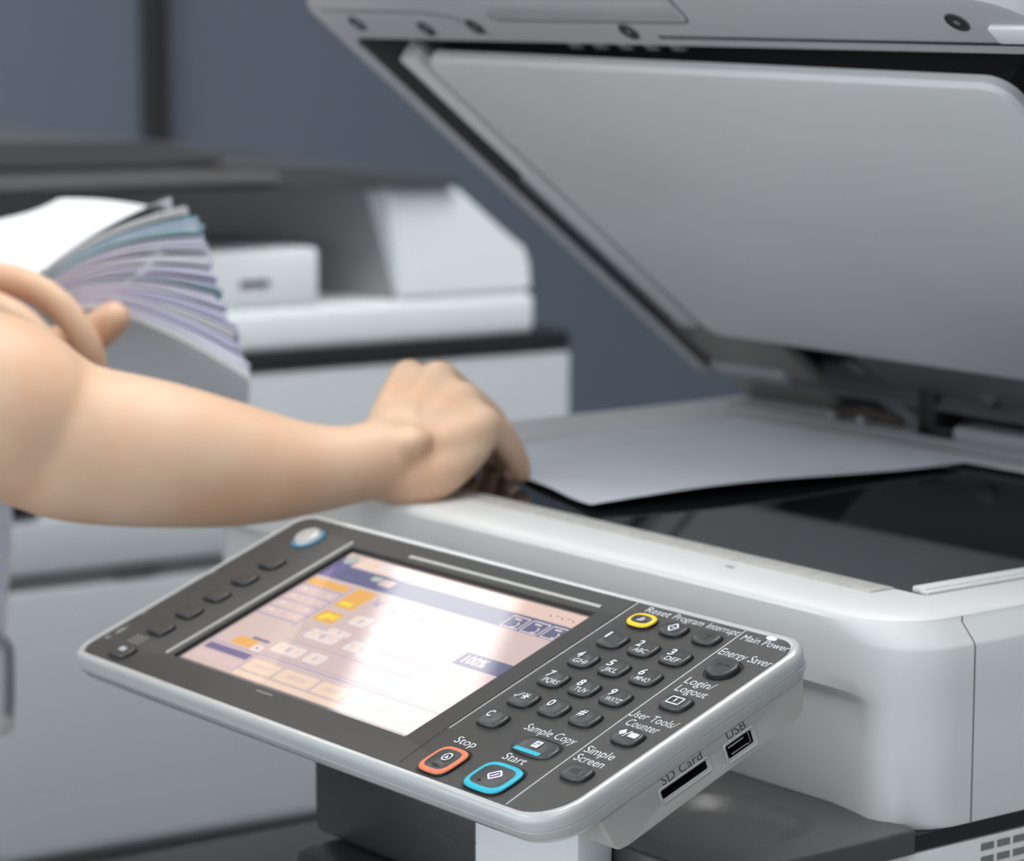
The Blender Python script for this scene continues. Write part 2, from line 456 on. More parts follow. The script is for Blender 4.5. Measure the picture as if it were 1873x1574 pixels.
# ---- hinge parts behind the glass
bm = bmesh.new(); box(bm, -.598, -.497, -.125, -.004, -.012, -.002, .004, 2)
new_obj('hinge_cover', bm, mat('hinge_cover_grey', rgb(126, 123, 120), .5), lid, LM)
bm = bmesh.new(); box(bm, -.595, -.52, -.062, -.050, -.004, .002, .002)
new_obj('hinge_rib', bm, M['frame'], lid, LM)
bm = bmesh.new(); box(bm, -.438, -.032, -.092, -.004, -.02, -.006, .004, 2)
new_obj('rear_plate', bm, mat('rear_plate_grey', rgb(98, 98, 100), .4), lid, LM)
bm = bmesh.new(); box(bm, -.51, -.440, -.062, -.004, -.0213, -.0195)
new_obj('hinge_well', bm, M['black_matt'], lid, LM)
bm = bmesh.new(); box(bm, -.58, -.02, .435, .468, .0, .024, .004)
new_obj('rear_cover', bm, mat('rear_cover_grey', rgb(100, 98, 96), .5), cop)
bm = bmesh.new(); box(bm, -.508, -.425, .4305, .4345, .001, .050); new_obj('hinge_well', bm, M['black_matt'], cop)
bm = bmesh.new(); tube(bm, [(-.486, .425, .044), (-.45, .424, .022), (-.408, .422, .0)], .009, 12)
new_obj('stay_arm', bm, mat('stay_arm_grey', rgb(92, 93, 95), .4), cop)
bm = bmesh.new(); tube(bm, [(-.44, .418, .040), (-.41, .418, .018), (-.385, .418, .002)], .0035, 10)
new_obj('stay_rod', bm, M['black'], cop)
bm = bmesh.new(); box(bm, -.402, -.386, .405, .425, -.0, .03, .003); box(bm, -.402, -.368, .405, .425, -.0, .007, .002)
new_obj('hinge_post', bm, M['black_matt'], cop)
bm = bmesh.new(); box(bm, -.366, -.10, .40, .43, 0, .010, .003)
new_obj('hinge_base', bm, M['frame'], cop)
for x, z in ((-.4805, .0025), (-.452, .0022), (-.34, .032)):
    bm = bmesh.new(); blob(bm, (x, .405, z), .0035 if x < -.4 else .008, (1, .5, 1)); new_obj('hinge_screw', bm, M['frame'] if x < -.4 else M['framedark'], cop)
bm = bmesh.new(); tube(bm, [(-.475, .41, .004), (-.455, .41, .008), (-.425, .41, .006)], .0028, 8)
new_obj('hinge_spring', bm, M['rust'], cop)

# ---- black shelf with a moulded bowl in front of the housing
bm = bmesh.new()
TX0, TX1, TY0, TY1, TZ = -.137, 0.0, -.112, .006, -.0925
def shelf_z(x, y):
    u = (x + .066) / .040; v = (y + .056) / .036
    d = (abs(u) ** 3 + abs(v) ** 3) ** (1 / 3)
    k = min(1, max(0, (1.15 - d) / .42)); k = k * k * (3 - 2 * k)
    return TZ - .0065 * k
NX, NY = 60, 48
g = [[None] * (NY + 1) for _ in range(NX + 1)]
for i in range(NX + 1):
    for j in range(NY + 1):
        x = TX0 + (TX1 - TX0) * i / NX; y = TY0 + (TY1 - TY0) * j / NY
        g[i][j] = bm.verts.new((x, y, shelf_z(x, y)))
for i in range(NX):
    for j in range(NY): bm.faces.new((g[i][j], g[i + 1][j], g[i + 1][j + 1], g[i][j + 1]))
edge = [g[i][0] for i in range(NX + 1)] + [g[NX][j] for j in range(1, NY + 1)]
prev = edge
for dz, off in ((-.0005, .0008), (-.0015, .0012), (-.0108, .0012)):
    cur = [bm.verts.new((v.co.x + (off if k >= NX else 0), v.co.y - (off if k <= NX else 0), TZ + dz)) for k, v in enumerate(edge)]
    bridge(bm, prev, cur, closed=False); prev = cur
shelf = new_obj('side_shelf', bm, M['traygrey'], cop, angle=50)

# ---- lower body
bm = bmesh.new()
box(bm, -.139, 0.0, -.135, .50, FZ + .02, -.1035, .004, 2)
box(bm, -.607, -.160, -.06, .50, FZ + .02, -.262, .004, 2)
box(bm, -.607, -.160, .40, .50, -.262, -.097, .003, 2)
box(bm, -.139, -.062, -.135, -.114, -.110, -.058, .004, 2)
low_body = new_obj('lower_body', bm, M['shell'], cop)
bm = bmesh.new(); box(bm, -.138, -.001, -.105, .008, -.1035, -.1012, 0); box(bm, -.138, -.001, .008, .47, -.1035, -.0962, 0)
new_obj('shadow_gap', bm, M['black_matt'], cop, smooth=False)
# vent grille on the right face
bm = bmesh.new()
for r_ in range(7):
    for c_ in range(12):
        y0 = .0485 + c_ * .0105; z1 = -.1062 - r_ * .0062
        for q in ([(y0, z1), (y0 + .0086, z1), (y0 + .0086, z1 - .0034), (y0, z1 - .0034)],):
            vs = [bm.verts.new((.0006, y, z)) for y, z in q]
            vi = [bm.verts.new((.0002, y + .0007, z - .0007)) for y, z in q]
            bm.faces.new(vi)
new_obj('vent_grille', bm, mat('vent_shadow', rgb(120, 122, 120), .6), low_body, smooth=False)
# dark output tray inside the body
bm = bmesh.new(); box(bm, -.615, -.160, -.075, .40, -.262, -.244, .003, 2)
box(bm, -.54, -.20, -.06, .06, -.244, -.240, .002)
new_obj('output_tray', bm, M['black'], cop)
# panel support block
bm = bmesh.new(); box(bm, -.295, -.150, -.120, -.03, -.1405, -.062, .006, 2); box(bm, -.284, -.145, -.140, .10, -.244, -.1405, .008, 2)
box(bm, -.25, -.17, -.148, -.13, -.215, -.15, .004)
new_obj('panel_support', bm, M['black'], cop)
# feet
for x in (-.55, -.06):
    for y in (.0, .44):
        bm = bmesh.new(); tube(bm, [(x, y, FZ + .028), (x, y, FZ + .024)], .022, 16, round_ends=False)
        tube(bm, [(x, y, FZ), (x, y, FZ + .026)], .02, 16, round_ends=False)
        new_obj('foot', bm, M['black'], cop)

# ---- tilted control panel: frame a (right), b (up the panel), c (out of the panel), millimetres scaled
TP = R(21.2584)
PM = Matrix.Translation((-.31755, -.18422, -.04433)) @ Matrix.Rotation(TP, 4, 'X') @ Matrix.Scale(.001, 4)
bm = bmesh.new()
A0, A1, B0, B1 = -67.6, 325.2, -24.2, 131.6
def pr(i): return rrect(A0 + i, A1 - i, B0 + i, B1 - i, [11 - i * .5, 22 - i * .5, 15 - i * .5, 11 - i * .5], 10)
lv = [(4.6, -.7), (4.4, -.15), (3.6, .25), (2.6, .3), (1.5, -.15), (.6, -1.2), (.1, -2.8), (0, -4.5), (.1, -6.6), (.5, -7.0), (.5, -7.4), (.3, -7.6), (1.0, -11.0), (2.4, -13.6), (5, -15), (9, -15.4)]
rings = [ring(bm, pr(i), c) for i, c in lv]
for a, b in zip(rings[:-1], rings[1:]): bridge(bm, a, b)
cap(bm, rings[-1])
panel = new_obj('control_panel', bm, M['silver'], cop, PM, angle=40)
# bezel plate with the screen opening
bm = bmesh.new()
outer = ring(bm, pr(4.8), -.35); hole = ring(bm, rrect(-2.5, 198.3, -1.8, 113.8, 1.2, 3), -.35)
fill_hole(bm, outer, hole)
o2 = ring(bm, pr(4.8), -1.2); bridge(bm, outer, o2)
mid = ring(bm, rrect(-1.2, 196.8, -.8, 112.9, .8, 3), -1.0); lowr = ring(bm, rrect(-.6, 196.4, -.4, 112.4, .5, 3), -3.4)
bridge(bm, hole, mid, 0); bridge(bm, mid, lowr, 1)
new_obj('bezel', bm, [M['bezel'], M['groove']], panel, PM, angle=30)
# raised left and top edges around the screen and the swept step between screen and keypad; pale strips carry painted highlights
def ridge(name, pts, wd, h, m, z0=-.35):
    bm = bmesh.new()
    n = len(pts); L = []; Rr = []; T = []
    for i, (x, y) in enumerate(pts):
        p0 = pts[max(i - 1, 0)]; p1 = pts[min(i + 1, n - 1)]
        d = V((p1[0] - p0[0], p1[1] - p0[1])).normalized(); k = V((-d.y, d.x)) * wd / 2
        L.append(bm.verts.new((x - k.x, y - k.y, z0))); Rr.append(bm.verts.new((x + k.x, y + k.y, z0)))
        T.append(bm.verts.new((x, y, z0 + h)))
    bridge(bm, L, T, closed=False); bridge(bm, T, Rr, closed=False)
    return new_obj(name, bm, m, panel, PM, angle=60)
ridge('screen_ridge', [(-6.0, -1.5), (-5.4, 40), (-4.8, 116.5)], 2.2, .5, M['housing'])
ridge('screen_ridge', [(45, 117.3), (100, 117.4), (196, 117.6)], 2.2, .5, M['housing'])
ridge('keypad_line', [(209.9, 127.0), (210.2, 121), (211.0, 60), (212.2, 10), (213.6, -6), (214.6, -17)], .9, -.05 + .1, M['groove'], -.33)
ridge('keypad_line', [(211.7, 126.9), (211.8, 121), (212.4, 60), (213.2, 12)], .7, .25, M['ridge'])
ridge('keypad_line', [(284.9, 127.0), (286.2, 96), (288.2, 50), (291.2, -2), (292.4, -19)], .8, .22, M['ridge'])

# touchscreen picture
S = {}
def scr(name, r, g, b, k=1.15):
    S[name] = mat('screen_' + name, (.01, .01, .012, 1), .035, spec=.5, emit=rgb(r, g, b), es=k); return S[name]
names = [('base', 200, 178, 174), ('blue', 98, 98, 128), ('navy', 104, 100, 142), ('pink', 216, 188, 176), ('orange', 222, 166, 88),
         ('yellow', 232, 208, 66), ('btn', 206, 182, 180), ('gap', 168, 156, 178), ('lite', 222, 208, 205), ('cream', 226, 200, 178),
         ('grey', 172, 178, 172), ('edge', 120, 112, 112)]
for n_ in names: scr(*n_)
order = [n_[0] for n_ in names]
bm = bmesh.new()
def rc(a0, a1, b0, b1, m, z, r=0.0):
    flat(bm, rrect(a0, a1, b0, b1, r, 3) if r else [(a0, b0), (a1, b0), (a1, b1), (a0, b1)], z, order.index(m))
Z0, Z1, Z2, Z3 = -3.2, -3.15, -3.10, -3.05
rc(-.8, 196.6, -.6, 112.6, 'edge', -3.25)
rc(.6, 195.6, 2.6, 111.2, 'base', Z0)
rc(.6, 195.6, 101.5, 111.2, 'pink', Z1); rc(.6, 195.6, 88.6, 100.6, 'blue', Z1); rc(.6, 13, 88.6, 107, 'navy', Z2)
flat(bm, disc(7.5, 106.0, 5.2, 4), Z3, order.index('grey'))
rc(16, 30, 104, 109, 'cream', Z2, 1); rc(16, 133, 102.6, 110.4, 'lite', Z1 + .01); rc(16.5, 32, 103.6, 109.2, 'cream', Z2 + .01, 1)
rc(137, 165, 102.6, 110.6, 'pink', Z2); rc(168, 194, 102.6, 110.6, 'pink', Z2)
rc(38, 46, 95, 99, 'grey', Z2, 1); rc(47, 58, 93, 98.5, 'base', Z2, 1); rc(50, 58, 89, 92, 'navy', Z2)
for k, b0 in enumerate((80.2, 72.2, 65.0, 57.8, 50.6)):
    rc(1.6, 35.6, b0, b0 + 5.6, 'orange' if k == 0 else 'btn', Z2, 1.0)
    rc(1.2, 37.5, b0 - 1.9, b0 - .5, 'gap', Z1)
    if k: flat(bm, disc(20, b0 + 2.6, .9, .9, 10), Z3, order.index('gap')); flat(bm, disc(30, b0 + 3.0, 1.4, .7, 10), Z3, order.index('lite')); flat(bm, disc(8, b0 + 3.2, 2.2, 1.0, 10), Z3, order.index('lite'))
rc(36.6, 38.2, 46, 86, 'gap', Z2)
rc(40.4, 57.6, 69.4, 86.4, 'orange', Z2, 1.5); rc(43, 53, 71.5, 74.5, 'yellow', Z3, 1)
rc(41.0, 58.2, 55.8, 65.2, 'orange', Z2, 1.5); flat(bm, [(43, 57.5), (48, 57.2), (50, 60), (55, 58.5), (57, 63), (50, 62.2), (48, 64), (45, 62)], Z3, order.index('yellow'))
flat(bm, [(62, 84), (66, 81), (70, 83), (68, 77), (63, 78)], Z2, order.index('edge') if False else order.index('gap'))
for (a, b, w_, h_) in ((52, 42, 26, 8), (86, 42, 26, 8), (62, 50, 18, 4), (92, 52, 16, 4), (46, 26, 24, 8), (74, 26, 14, 8), (66, 60, 14, 8), (84, 60, 20, 7)):
    rc(a, a + w_, b, b + h_, 'lite', Z2, 2)
    for q in range(3): flat(bm, disc(a + w_ * (.2 + .3 * q), b + h_ * .5, w_ * .09, h_ * .28, 12), Z3, order.index('base' if q % 2 else 'cream'))
for b in (47.5, 37, 23.5): rc(44, 150, b, b + .5, 'gap', Z2)
rc(2, 46, 20.2, 21.3, 'gap', Z2); rc(46, 196, 21.0, 22, 'gap', Z2)
rc(15.6, 33.6, 22.8, 29.4, 'orange', Z3, .6); rc(34, 42, 22, 27, 'lite', Z2, 1); flat(bm, disc(38, 24.5, 1, 1, 8), Z3, order.index('blue')); rc(25, 40, 29.8, 31.6, 'blue', Z2, .8)
rc(4, 42.4, 14.2, 19.0, 'navy', Z2); rc(3.2, 43, 6.6, 12.6, 'btn', Z2); rc(43.6, 44.4, 5, 20, 'gap', Z2)
for a0, a1 in ((46.5, 71.5), (74.5, 103.5), (106.5, 130), (133, 160), (163, 192)):
    rc(a0, a1, 8.6, 17.4, 'cream', Z2, 1.2); rc(a0 + 6, a1 - 6, 11.4, 14.6, 'pink', Z3, .8)
rc(46, 196, 3.4, 6.6, 'cream', Z2)
# right hand side of the picture
rc(158.4, 196, 55.2, 65.2, 'blue', Z2)
text_into(bm, '100%', 162.0, 178.5, 57.6, 5.2, Z3, order.index('lite'), .02)
rc(146, 157, 56, 64, 'base', Z2, 1)
for a in (152.6, 167.6, 182.6):
    line_strip(bm, [(a, 89.4), (a, 98.6), (a + 12.6, 98.6), (a + 12.6, 89.4), (a, 89.4)], .7, Z3, order.index('lite'))
    line_strip(bm, [(a + 3, 96.6), (a + 8, 96.6)], 1, Z3, order.index('lite'))
    line_strip(bm, [(a + 7, 90.4), (a + 9.5, 90.4), (a + 9.5, 93.6), (a + 8, 94.4)], .8, Z3, order.index('lite'))
for k in range(5): line_strip(bm, [(171 + k * 4.2, 106), (173 + k * 4.2, 104.4 + (k % 2) * 2)], .6, Z3, order.index('edge'))
for k in range(6): rc(75 + k * 5.5, 79 + k * 5.5, 76, 80, 'gap' if k % 2 else 'lite', Z2, .8)
for k in range(4): rc(100 + k * 13, 109 + k * 13, 40, 46, 'lite', Z2, 1)
screen = new_obj('touchscreen', bm, [S[n_] for n_ in order], panel, PM, smooth=False)
bm = bmesh.new()
rc = None
flat(bm, rrect(82, 96, -5.4, -4.4, .4, 2), -.3)
new_obj('print_mark', bm, M['print_faint'], panel, PM, smooth=False)

# keys
def key_mesh(ca, cb, rx, ry, p=3.0, h=2.0, ringm=None, rw=1.3, well=1.15):
    bm = bmesh.new()
    a = ring(bm, sell(ca, cb, rx + well, ry + well, p), -.30); b = ring(bm, sell(ca, cb, rx + well - .35, ry + well - .35, p), -.05)
    c = ring(bm, sell(ca, cb, rx + well - .55, ry + well - .55, p), -.30)
    bridge(bm, a, b, 0); bridge(bm, b, c, 2); 
    d = ring(bm, sell(ca, cb, rx + .2, ry + .2, p), -.29); bridge(bm, c, d, 2)
    e = ring(bm, sell(ca, cb, rx, ry, p), h - .9); bridge(bm, d, e, 2)
    f = ring(bm, sell(ca, cb, rx - .25, ry - .25, p), h - .3); g_ = ring(bm, sell(ca, cb, rx - .9, ry - .9, p), h)
    m = 1
    if ringm is not None:
        bridge(bm, e, f, 3); bridge(bm, f, g_, 3)
        g2 = ring(bm, sell(ca, cb, rx - .9 - rw, ry - .9 - rw, p), h - .05); bridge(bm, g_, g2, 3)
        g3 = ring(bm, sell(ca, cb, rx - 2.6 - rw, ry - 2.6 - rw, p), h - .5); bridge(bm, g2, g3, 1)
        cap(bm, g3, 1)
    else:
        bridge(bm, e, f, 1); bridge(bm, f, g_, 1)
        g3 = ring(bm, sell(ca, cb, (rx - .9) * .45, (ry - .9) * .45, p), h - .25); bridge(bm, g_, g3, 1); cap(bm, g3, 1)
    return bm
def finish_key(bm, ringm=None, label=None, name='key'):
    o = new_obj(name, bm, [M['bezel'], M['key'], M['groove'], ringm or M['key'], M['print'], M['print_faint'], M['lit']], panel, PM, angle=50)
    if label: o['label'] = label
    return o
KX, KY, KPX, KPY = 230.0, 95.6, 21.45, 17.74
ks = [('1', '', 0, 0), ('2', 'ABC', 1, 0), ('3', 'DEF', 2, 0), ('4', 'GHI', 0, 1), ('5', 'JKL', 1, 1), ('6', 'MNO', 2, 1),
      ('7', 'PQRS', 0, 2), ('8', 'TUV', 1, 2), ('9', 'WXYZ', 2, 2), ('./*', '', 0, 3), ('0', '', 1, 3), ('#', '', 2, 3), ('C', '', 0, 4)]
for s, t_, i, j in ks:
    ca, cb = KX + i * KPX, KY - j * KPY
    bm = key_mesh(ca, cb, 8.0, 5.7, 3.0, 2.0, well=.7)
    wd = {'./*': 7.0, '1': 1.6, '#': 4.2}.get(s, 3.5)
    if s == './*':
        flat(bm, disc(ca - 5.4, cb - .2, .5, .5, 10), 2.06, 4); line_strip(bm, [(ca - 4.6, cb - 1.4), (ca - 1.6, cb + 2.8)], .7, 2.06, 4)
        for q in (0, 60, 120):
            c_, s_ = 2.3 * math.cos(R(q)), 2.3 * math.sin(R(q))
            line_strip(bm, [(ca + 1.2 - c_, cb + .8 - s_), (ca + 1.2 + c_, cb + .8 + s_)], .75, 2.06 + q * .0002, 4)
    else: text_into(bm, s, ca - 5.2, ca - 5.2 + wd, cb - .3, 4.0, 2.06, 4, .025)
    if t_: text_into(bm, t_, ca - 3.0, ca - 3.0 + (2.9 if len(t_) == 3 else 2.5) * len(t_), cb - 4.2, 2.7, 2.06, 4, .01)
    finish_key(bm, label='%s key' % s)
# reset, program, interrupt
ca, cb = 230.4, 113.4
bm = key_mesh(ca, cb, 8.2, 5.2, 2.6, 2.2, ringm=1, rw=1.2, well=.4)
flat(bm, [(ca - 2.2, cb - 1.6), (ca - .8, cb - 1.6), (ca + 1.4, cb + 1.6), (ca, cb + 1.6)], 2.25, 4); flat(bm, [(ca, cb - 1.6), (ca + 1.2, cb - 1.6), (ca + 2.4, cb + .4), (ca + 1.4, cb + .4)], 2.25, 4)
finish_key(bm, M['yellow'], 'key with a yellow ring')
ca, cb = 252.3, 113.4
bm = key_mesh(ca, cb, 7.6, 5.1, 2.6, 2.2, well=.7)
line_strip(bm, [(ca - 3, cb), (ca - .2, cb + 3), (ca + 3, cb + .2), (ca + .2, cb - 2.8), (ca - 3, cb)], 1.0, 2.26, 4); line_strip(bm, [(ca - 1, cb), (ca + 1.4, cb + .2)], .8, 2.26, 4)
finish_key(bm)
ca, cb = 274.2, 113.6
bm = key_mesh(ca, cb, 7.6, 5.1, 2.6, 2.2, well=.7)
line_strip(bm, [(ca - 2.4, cb + 1.8), (ca + 1.8, cb + 1.8), (ca - .6, cb - 1.8), (ca + 1.8, cb - 1.8)], .6, 2.26, 0)
finish_key(bm)
# right column
ca, cb = 302.4, 97.0
bm = key_mesh(ca, cb, 8.0, 6.8, 2.1, 2.6, well=1.8)
flat(bm, disc(ca - 2.2, cb + .8, 1.5, .9, 12), 2.4, 2); flat(bm, disc(ca + 2.4, cb + 1, 2.0, .7, 12), 2.4, 2)
finish_key(bm)
ca, cb = 304.0, 67.8
bm = key_mesh(ca, cb, 7.9, 5.4, 3.0, 2.1, well=.7)
line_strip(bm, [(ca - 4, cb - 2.1), (ca - 4, cb + 2.5), (ca + 3.6, cb + 2.5), (ca + 3.6, cb - 2.1), (ca - 4, cb - 2.1)], .85, 2.16, 4); line_strip(bm, [(ca - .2, cb + 1.6), (ca - .2, cb - 1)], 1.0, 2.16, 4)
finish_key(bm)
ca, cb = 304.8, 39.2
bm = key_mesh(ca, cb, 7.9, 5.4, 3.0, 2.1, well=.7)
flat(bm, [(ca - 6, cb + 1), (ca - 3.6, cb + 3.4), (ca - 1.4, cb + 1), (ca - 3.6, cb - 1.4)], 2.16, 4); line_strip(bm, [(ca - 1.6, cb - 1.8), (ca + .4, cb + 3)], .8, 2.16, 4); flat(bm, rrect(ca + .8, ca + 6, cb - 1.0, cb + 2.4, .4, 2), 2.16, 4)
finish_key(bm)
ca, cb = 305.4, 10.0
bm = key_mesh(ca, cb, 8.1, 5.5, 2.8, 2.1, well=.5)
for k in range(3): line_strip(bm, [(ca - 2.6, cb - 1 + k * 1.2), (ca + 2.4, cb - 1 + k * 1.2)], .35, 2.12, 0)
finish_key(bm)
# sample copy pill, stop, start
bm = key_mesh(269.4, 17.0, 13.2, 5.9, 3.0, 1.0, well=1.5)
flat(bm, [(260.0, 12.2), (277.2, 12.2), (277.2, 13.9), (260.0, 13.9)], 1.12, 3); flat(bm, [(260.0, 11.6), (277.2, 11.6), (277.2, 12.2), (260.0, 12.2)], 1.11, 3)
flat(bm, [(266.6, 16.0), (271.2, 16.0), (271.2, 20.6), (266.6, 20.6)], 1.06, 4); line_strip(bm, [(267.8, 17.0), (268.8, 19.4), (270.2, 18.6)], .5, 1.1, 1)
finish_key(bm, M['cyan'], 'pill shaped key with a cyan bar')
ca, cb = 236.2, -8.4
bm = key_mesh(ca, cb, 9.8, 9.5, 3.6, 1.6, ringm=1, rw=1.5, well=1.6)
line_strip(bm, disc(ca + .4, cb + 2.0, 2.4, 2.4, 20) + [(ca + 2.8, cb + 2.0)], .8, 1.66, 4); flat(bm, [(ca - .7, cb + .8), (ca + 1.7, cb + 1.2), (ca + .1, cb + 3.2)], 1.66, 4); flat(bm, rrect(ca - 3, ca + 2.4, cb - 4.6, cb - 3.6, .3, 2), 1.66, 2)
finish_key(bm, M['orange'], 'square key with an orange ring')
ca, cb = 271.2, -8.2
bm = key_mesh(ca, cb, 12.9, 9.9, 3.6, 1.6, ringm=1, rw=1.7, well=1.6)
line_strip(bm, [(ca - 3.6, cb + .4), (ca + .4, cb + 4.4), (ca + 3.8, cb + 1.8), (ca - .2, cb - 2.2), (ca - 3.6, cb + .4)], .8, 1.66, 6); line_strip(bm, [(ca - 1.2, cb - .4), (ca + 1.4, cb + 2.6)], .7, 1.66, 6)
flat(bm, disc(ca - 4.8, cb - 4.0, .8, .8, 10), 1.4, 2)
finish_key(bm, M['cyan'], 'large square key with a cyan ring')
# six function keys and the home key on the left
for k, cb in enumerate((-11.4, 12.4, 30.0, 47.6, 65.3, 82.8)):
    ca = -31.6
    bm = key_mesh(ca, cb, 8.0, 5.2, 3.4, 2.0, well=1.0)
    if k == 0:
        for q in range(3): flat(bm, rrect(ca - 2 + q * 1.8, ca - .7 + q * 1.8, cb - 1.0, cb + 2.2, .2, 1), 2.06, 4)
    o = finish_key(bm, name='function_key')
bm = bmesh.new()
ang = [(9.6, -.3, 0), (9.4, .4, 0), (8.8, .6, 3), (7.9, .7, 3), (7.6, 1.6, 1), (6.6, 3.0, 1), (5, 3.5, 1), (2.5, 3.2, 1)]
rg = [(ring(bm, disc(-35.5, 109.4, r_, None, 32), z_), m_) for r_, z_, m_ in ang]
for (a, _), (b, m_) in zip(rg[:-1], rg[1:]): bridge(bm, a, b, m_)
cap(bm, rg[-1][0], 1)
o = new_obj('home_key', bm, [M['bezel'], M['silver'], M['groove'], M['blue_ring']], panel, PM, angle=50)
o['label'] = 'round silver key with a blue ring'
# lamp and printed words
bm = bmesh.new(); flat(bm, sell(302.6, 125.9, 3.0, 1.0, 2.6, 20), -.1, 0, .4)
new_obj('power_lamp', bm, M['led'], panel, PM, smooth=False)
words = [('Reset', 221.8, 238.0, 121.9, 3.9), ('Program', 240.6, 260.6, 121.9, 3.9), ('Interrupt', 263.6, 284.0, 121.9, 3.9),
         ('Main Power', 288.2, 318.0, 120.0, 3.9), ('Energy Saver', 287.4, 320.0, 107.0, 4.5), ('Login/', 291.4, 309.0, 83.0, 4.3), ('Logout', 292.2, 311.4, 76.7, 4.3),
         ('User Tools/', 287.8, 317.2, 53.4, 4.3), ('Counter', 292.4, 312.8, 47.3, 4.3), ('Simple', 291.8, 310.4, 24.3, 4.3), ('Screen', 292.4, 310.8, 18.0, 4.3),
         ('Stop', 225.0, 239.2, 5.2, 4.2), ('Start', 259.4, 274.0, 5.2, 4.2), ('Sample Copy', 249.2, 283.0, 26.0, 4.2)]
for s, a0, a1, b, h in words:
    bm = bmesh.new(); text_into(bm, s, a0, a1, b, h, -.29, 0, .0)
    new_obj('printed_word', bm, M['print'], panel, PM, smooth=False)
def mark(pts):
    bm = bmesh.new(); flat(bm, pts, -.29); new_obj('print_mark', bm, M['print_faint'], panel, PM, smooth=False)
for k, (a, b) in enumerate(((-61, 64), (-61.4, 20), (-60, 40), (-58, 8))): mark(disc(a, b, 1.5 if k < 2 else .8))
for k in range(3):
    for q in range(3): mark(rrect(-42 + q * 4, -39.2 + q * 4, -2.6 + k * 2.6, -1.0 + k * 2.6, .2, 1))
mark(rrect(-60, -56, -6, -3, .4, 1)); mark(rrect(-59, -55, 0, 6, .4, 1))

# lower box of the panel with the card slot and socket
bm = bmesh.new()
prof = [(122.2, -11.5), (119.2, -20), (117.6, -25.0), (113.8, -28.6), (12, -31.4), (7.6, -30.6), (4.6, -27.6), (3.2, -20), (2.0, -13.5)]   # b, c outline of the right face
def box_ring(a, sh):
    cb = 62; cc = -20
    return [bm.verts.new((a, cb + (b - cb) * (1 - sh * .03), cc + (c - cc) * (1 - sh * .16))) for b, c in prof]
r0 = box_ring(318.6, 1.0); r1 = box_ring(321.0, .45); r2 = box_ring(322.4, .15); r3 = box_ring(323.0, 0.0)
def sh2(r, d):
    pass
rr = [box_ring(322.9, .55), box_ring(322.2, .2), box_ring(320.8, 0.0), box_ring(236, 0.0)]
for v in r0 + r1 + r2 + r3: bm.verts.remove(v)
for a, b in zip(rr[:-1], rr[1:]): bridge(bm, a, b, closed=True)
# right face with holes
front = rr[0]
def side_rect(b0, b1, c0, c1, r=.6):
    return [bm.verts.new((322.9, b, c)) for b, c in rrect(b0, b1, c0, c1, r, 2)]
h1 = side_rect(34.2, 62.0, -23.6, -17.8, .8); h2 = side_rect(71.6, 88.4, -26.2, -18.0, 1.0)
es = []
for loop in (front, h1, h2):
    for i in range(len(loop)):
        a, b = loop[i], loop[(i + 1) % len(loop)]
        es.append(bm.edges.get((a, b)) or bm.edges.new((a, b)))
bmesh.ops.triangle_fill(bm, edges=es, use_beauty=True)
for h_, ins in ((h1, 1.0), (h2, 1.1)):
    bs = [v.co.y for v in h_]; cs = [v.co.z for v in h_]
    mb, mc = (min(bs) + max(bs)) / 2, (min(cs) + max(cs)) / 2
    hb_, hc_ = (max(bs) - min(bs)) / 2, (max(cs) - min(cs)) / 2
    i_ = [bm.verts.new((322.1, mb + (v.co.y - mb) * (1 - ins / hb_), mc + (v.co.z - mc) * (1 - ins / hc_))) for v in h_]
    j_ = [bm.verts.new((312.0, v.co.y, v.co.z)) for v in i_]
    bridge(bm, h_, i_, 0); bridge(bm, i_, j_, 1); cap(bm, j_, 1)
pbox = new_obj('port_housing', bm, [M['housing'], M['groove']], panel, PM, angle=40)
bm = bmesh.new()
box(bm, 318, 321.6, 75.0, 84.8, -24.6, -23.9, .1); box(bm, 318, 321.6, 86.0, 86.5, -24.9, -19.6, .1); box(bm, 318, 321.6, 84.2, 86.5, -25.0, -24.5, .1)
box(bm, 314, 320.4, 75, 84, -21.9, -21.0, .1)
new_obj('usb_contact', bm, M['chrome'], panel, PM)
for (b0, b1, c0, c1, r_) in ((34.2, 62.0, -23.6, -17.8, .8), (71.6, 88.4, -26.2, -18.0, 1.0)):
    bm = bmesh.new()
    lp = [[bm.verts.new((x_, b, c)) for b, c in rrect(b0 - g_, b1 + g_, c0 - g_, c1 + g_, max(.3, r_ + g_), 4)] for x_, g_ in ((322.85, .75), (323.25, .5), (323.25, .1), (322.6, -.25), (321.6, -.5))]
    for a, b in zip(lp[:-1], lp[1:]): bridge(bm, a, b)
    new_obj('port_frame', bm, M['silver'], panel, PM, angle=50)
def side_word(s, b0, b1, c, h):
    bm = bmesh.new(); text_into(bm, s, b0, b1, c, h, 0)
    for v in bm.verts: v.co = V((322.96, v.co.x, v.co.y))
    new_obj('printed_word', bm, M['print_dark'], panel, PM, smooth=False)
side_word('SD Card', 36.6, 59.4, -16.7, 3.5)
side_word('USB', 74.2, 85.2, -16.6, 3.4)


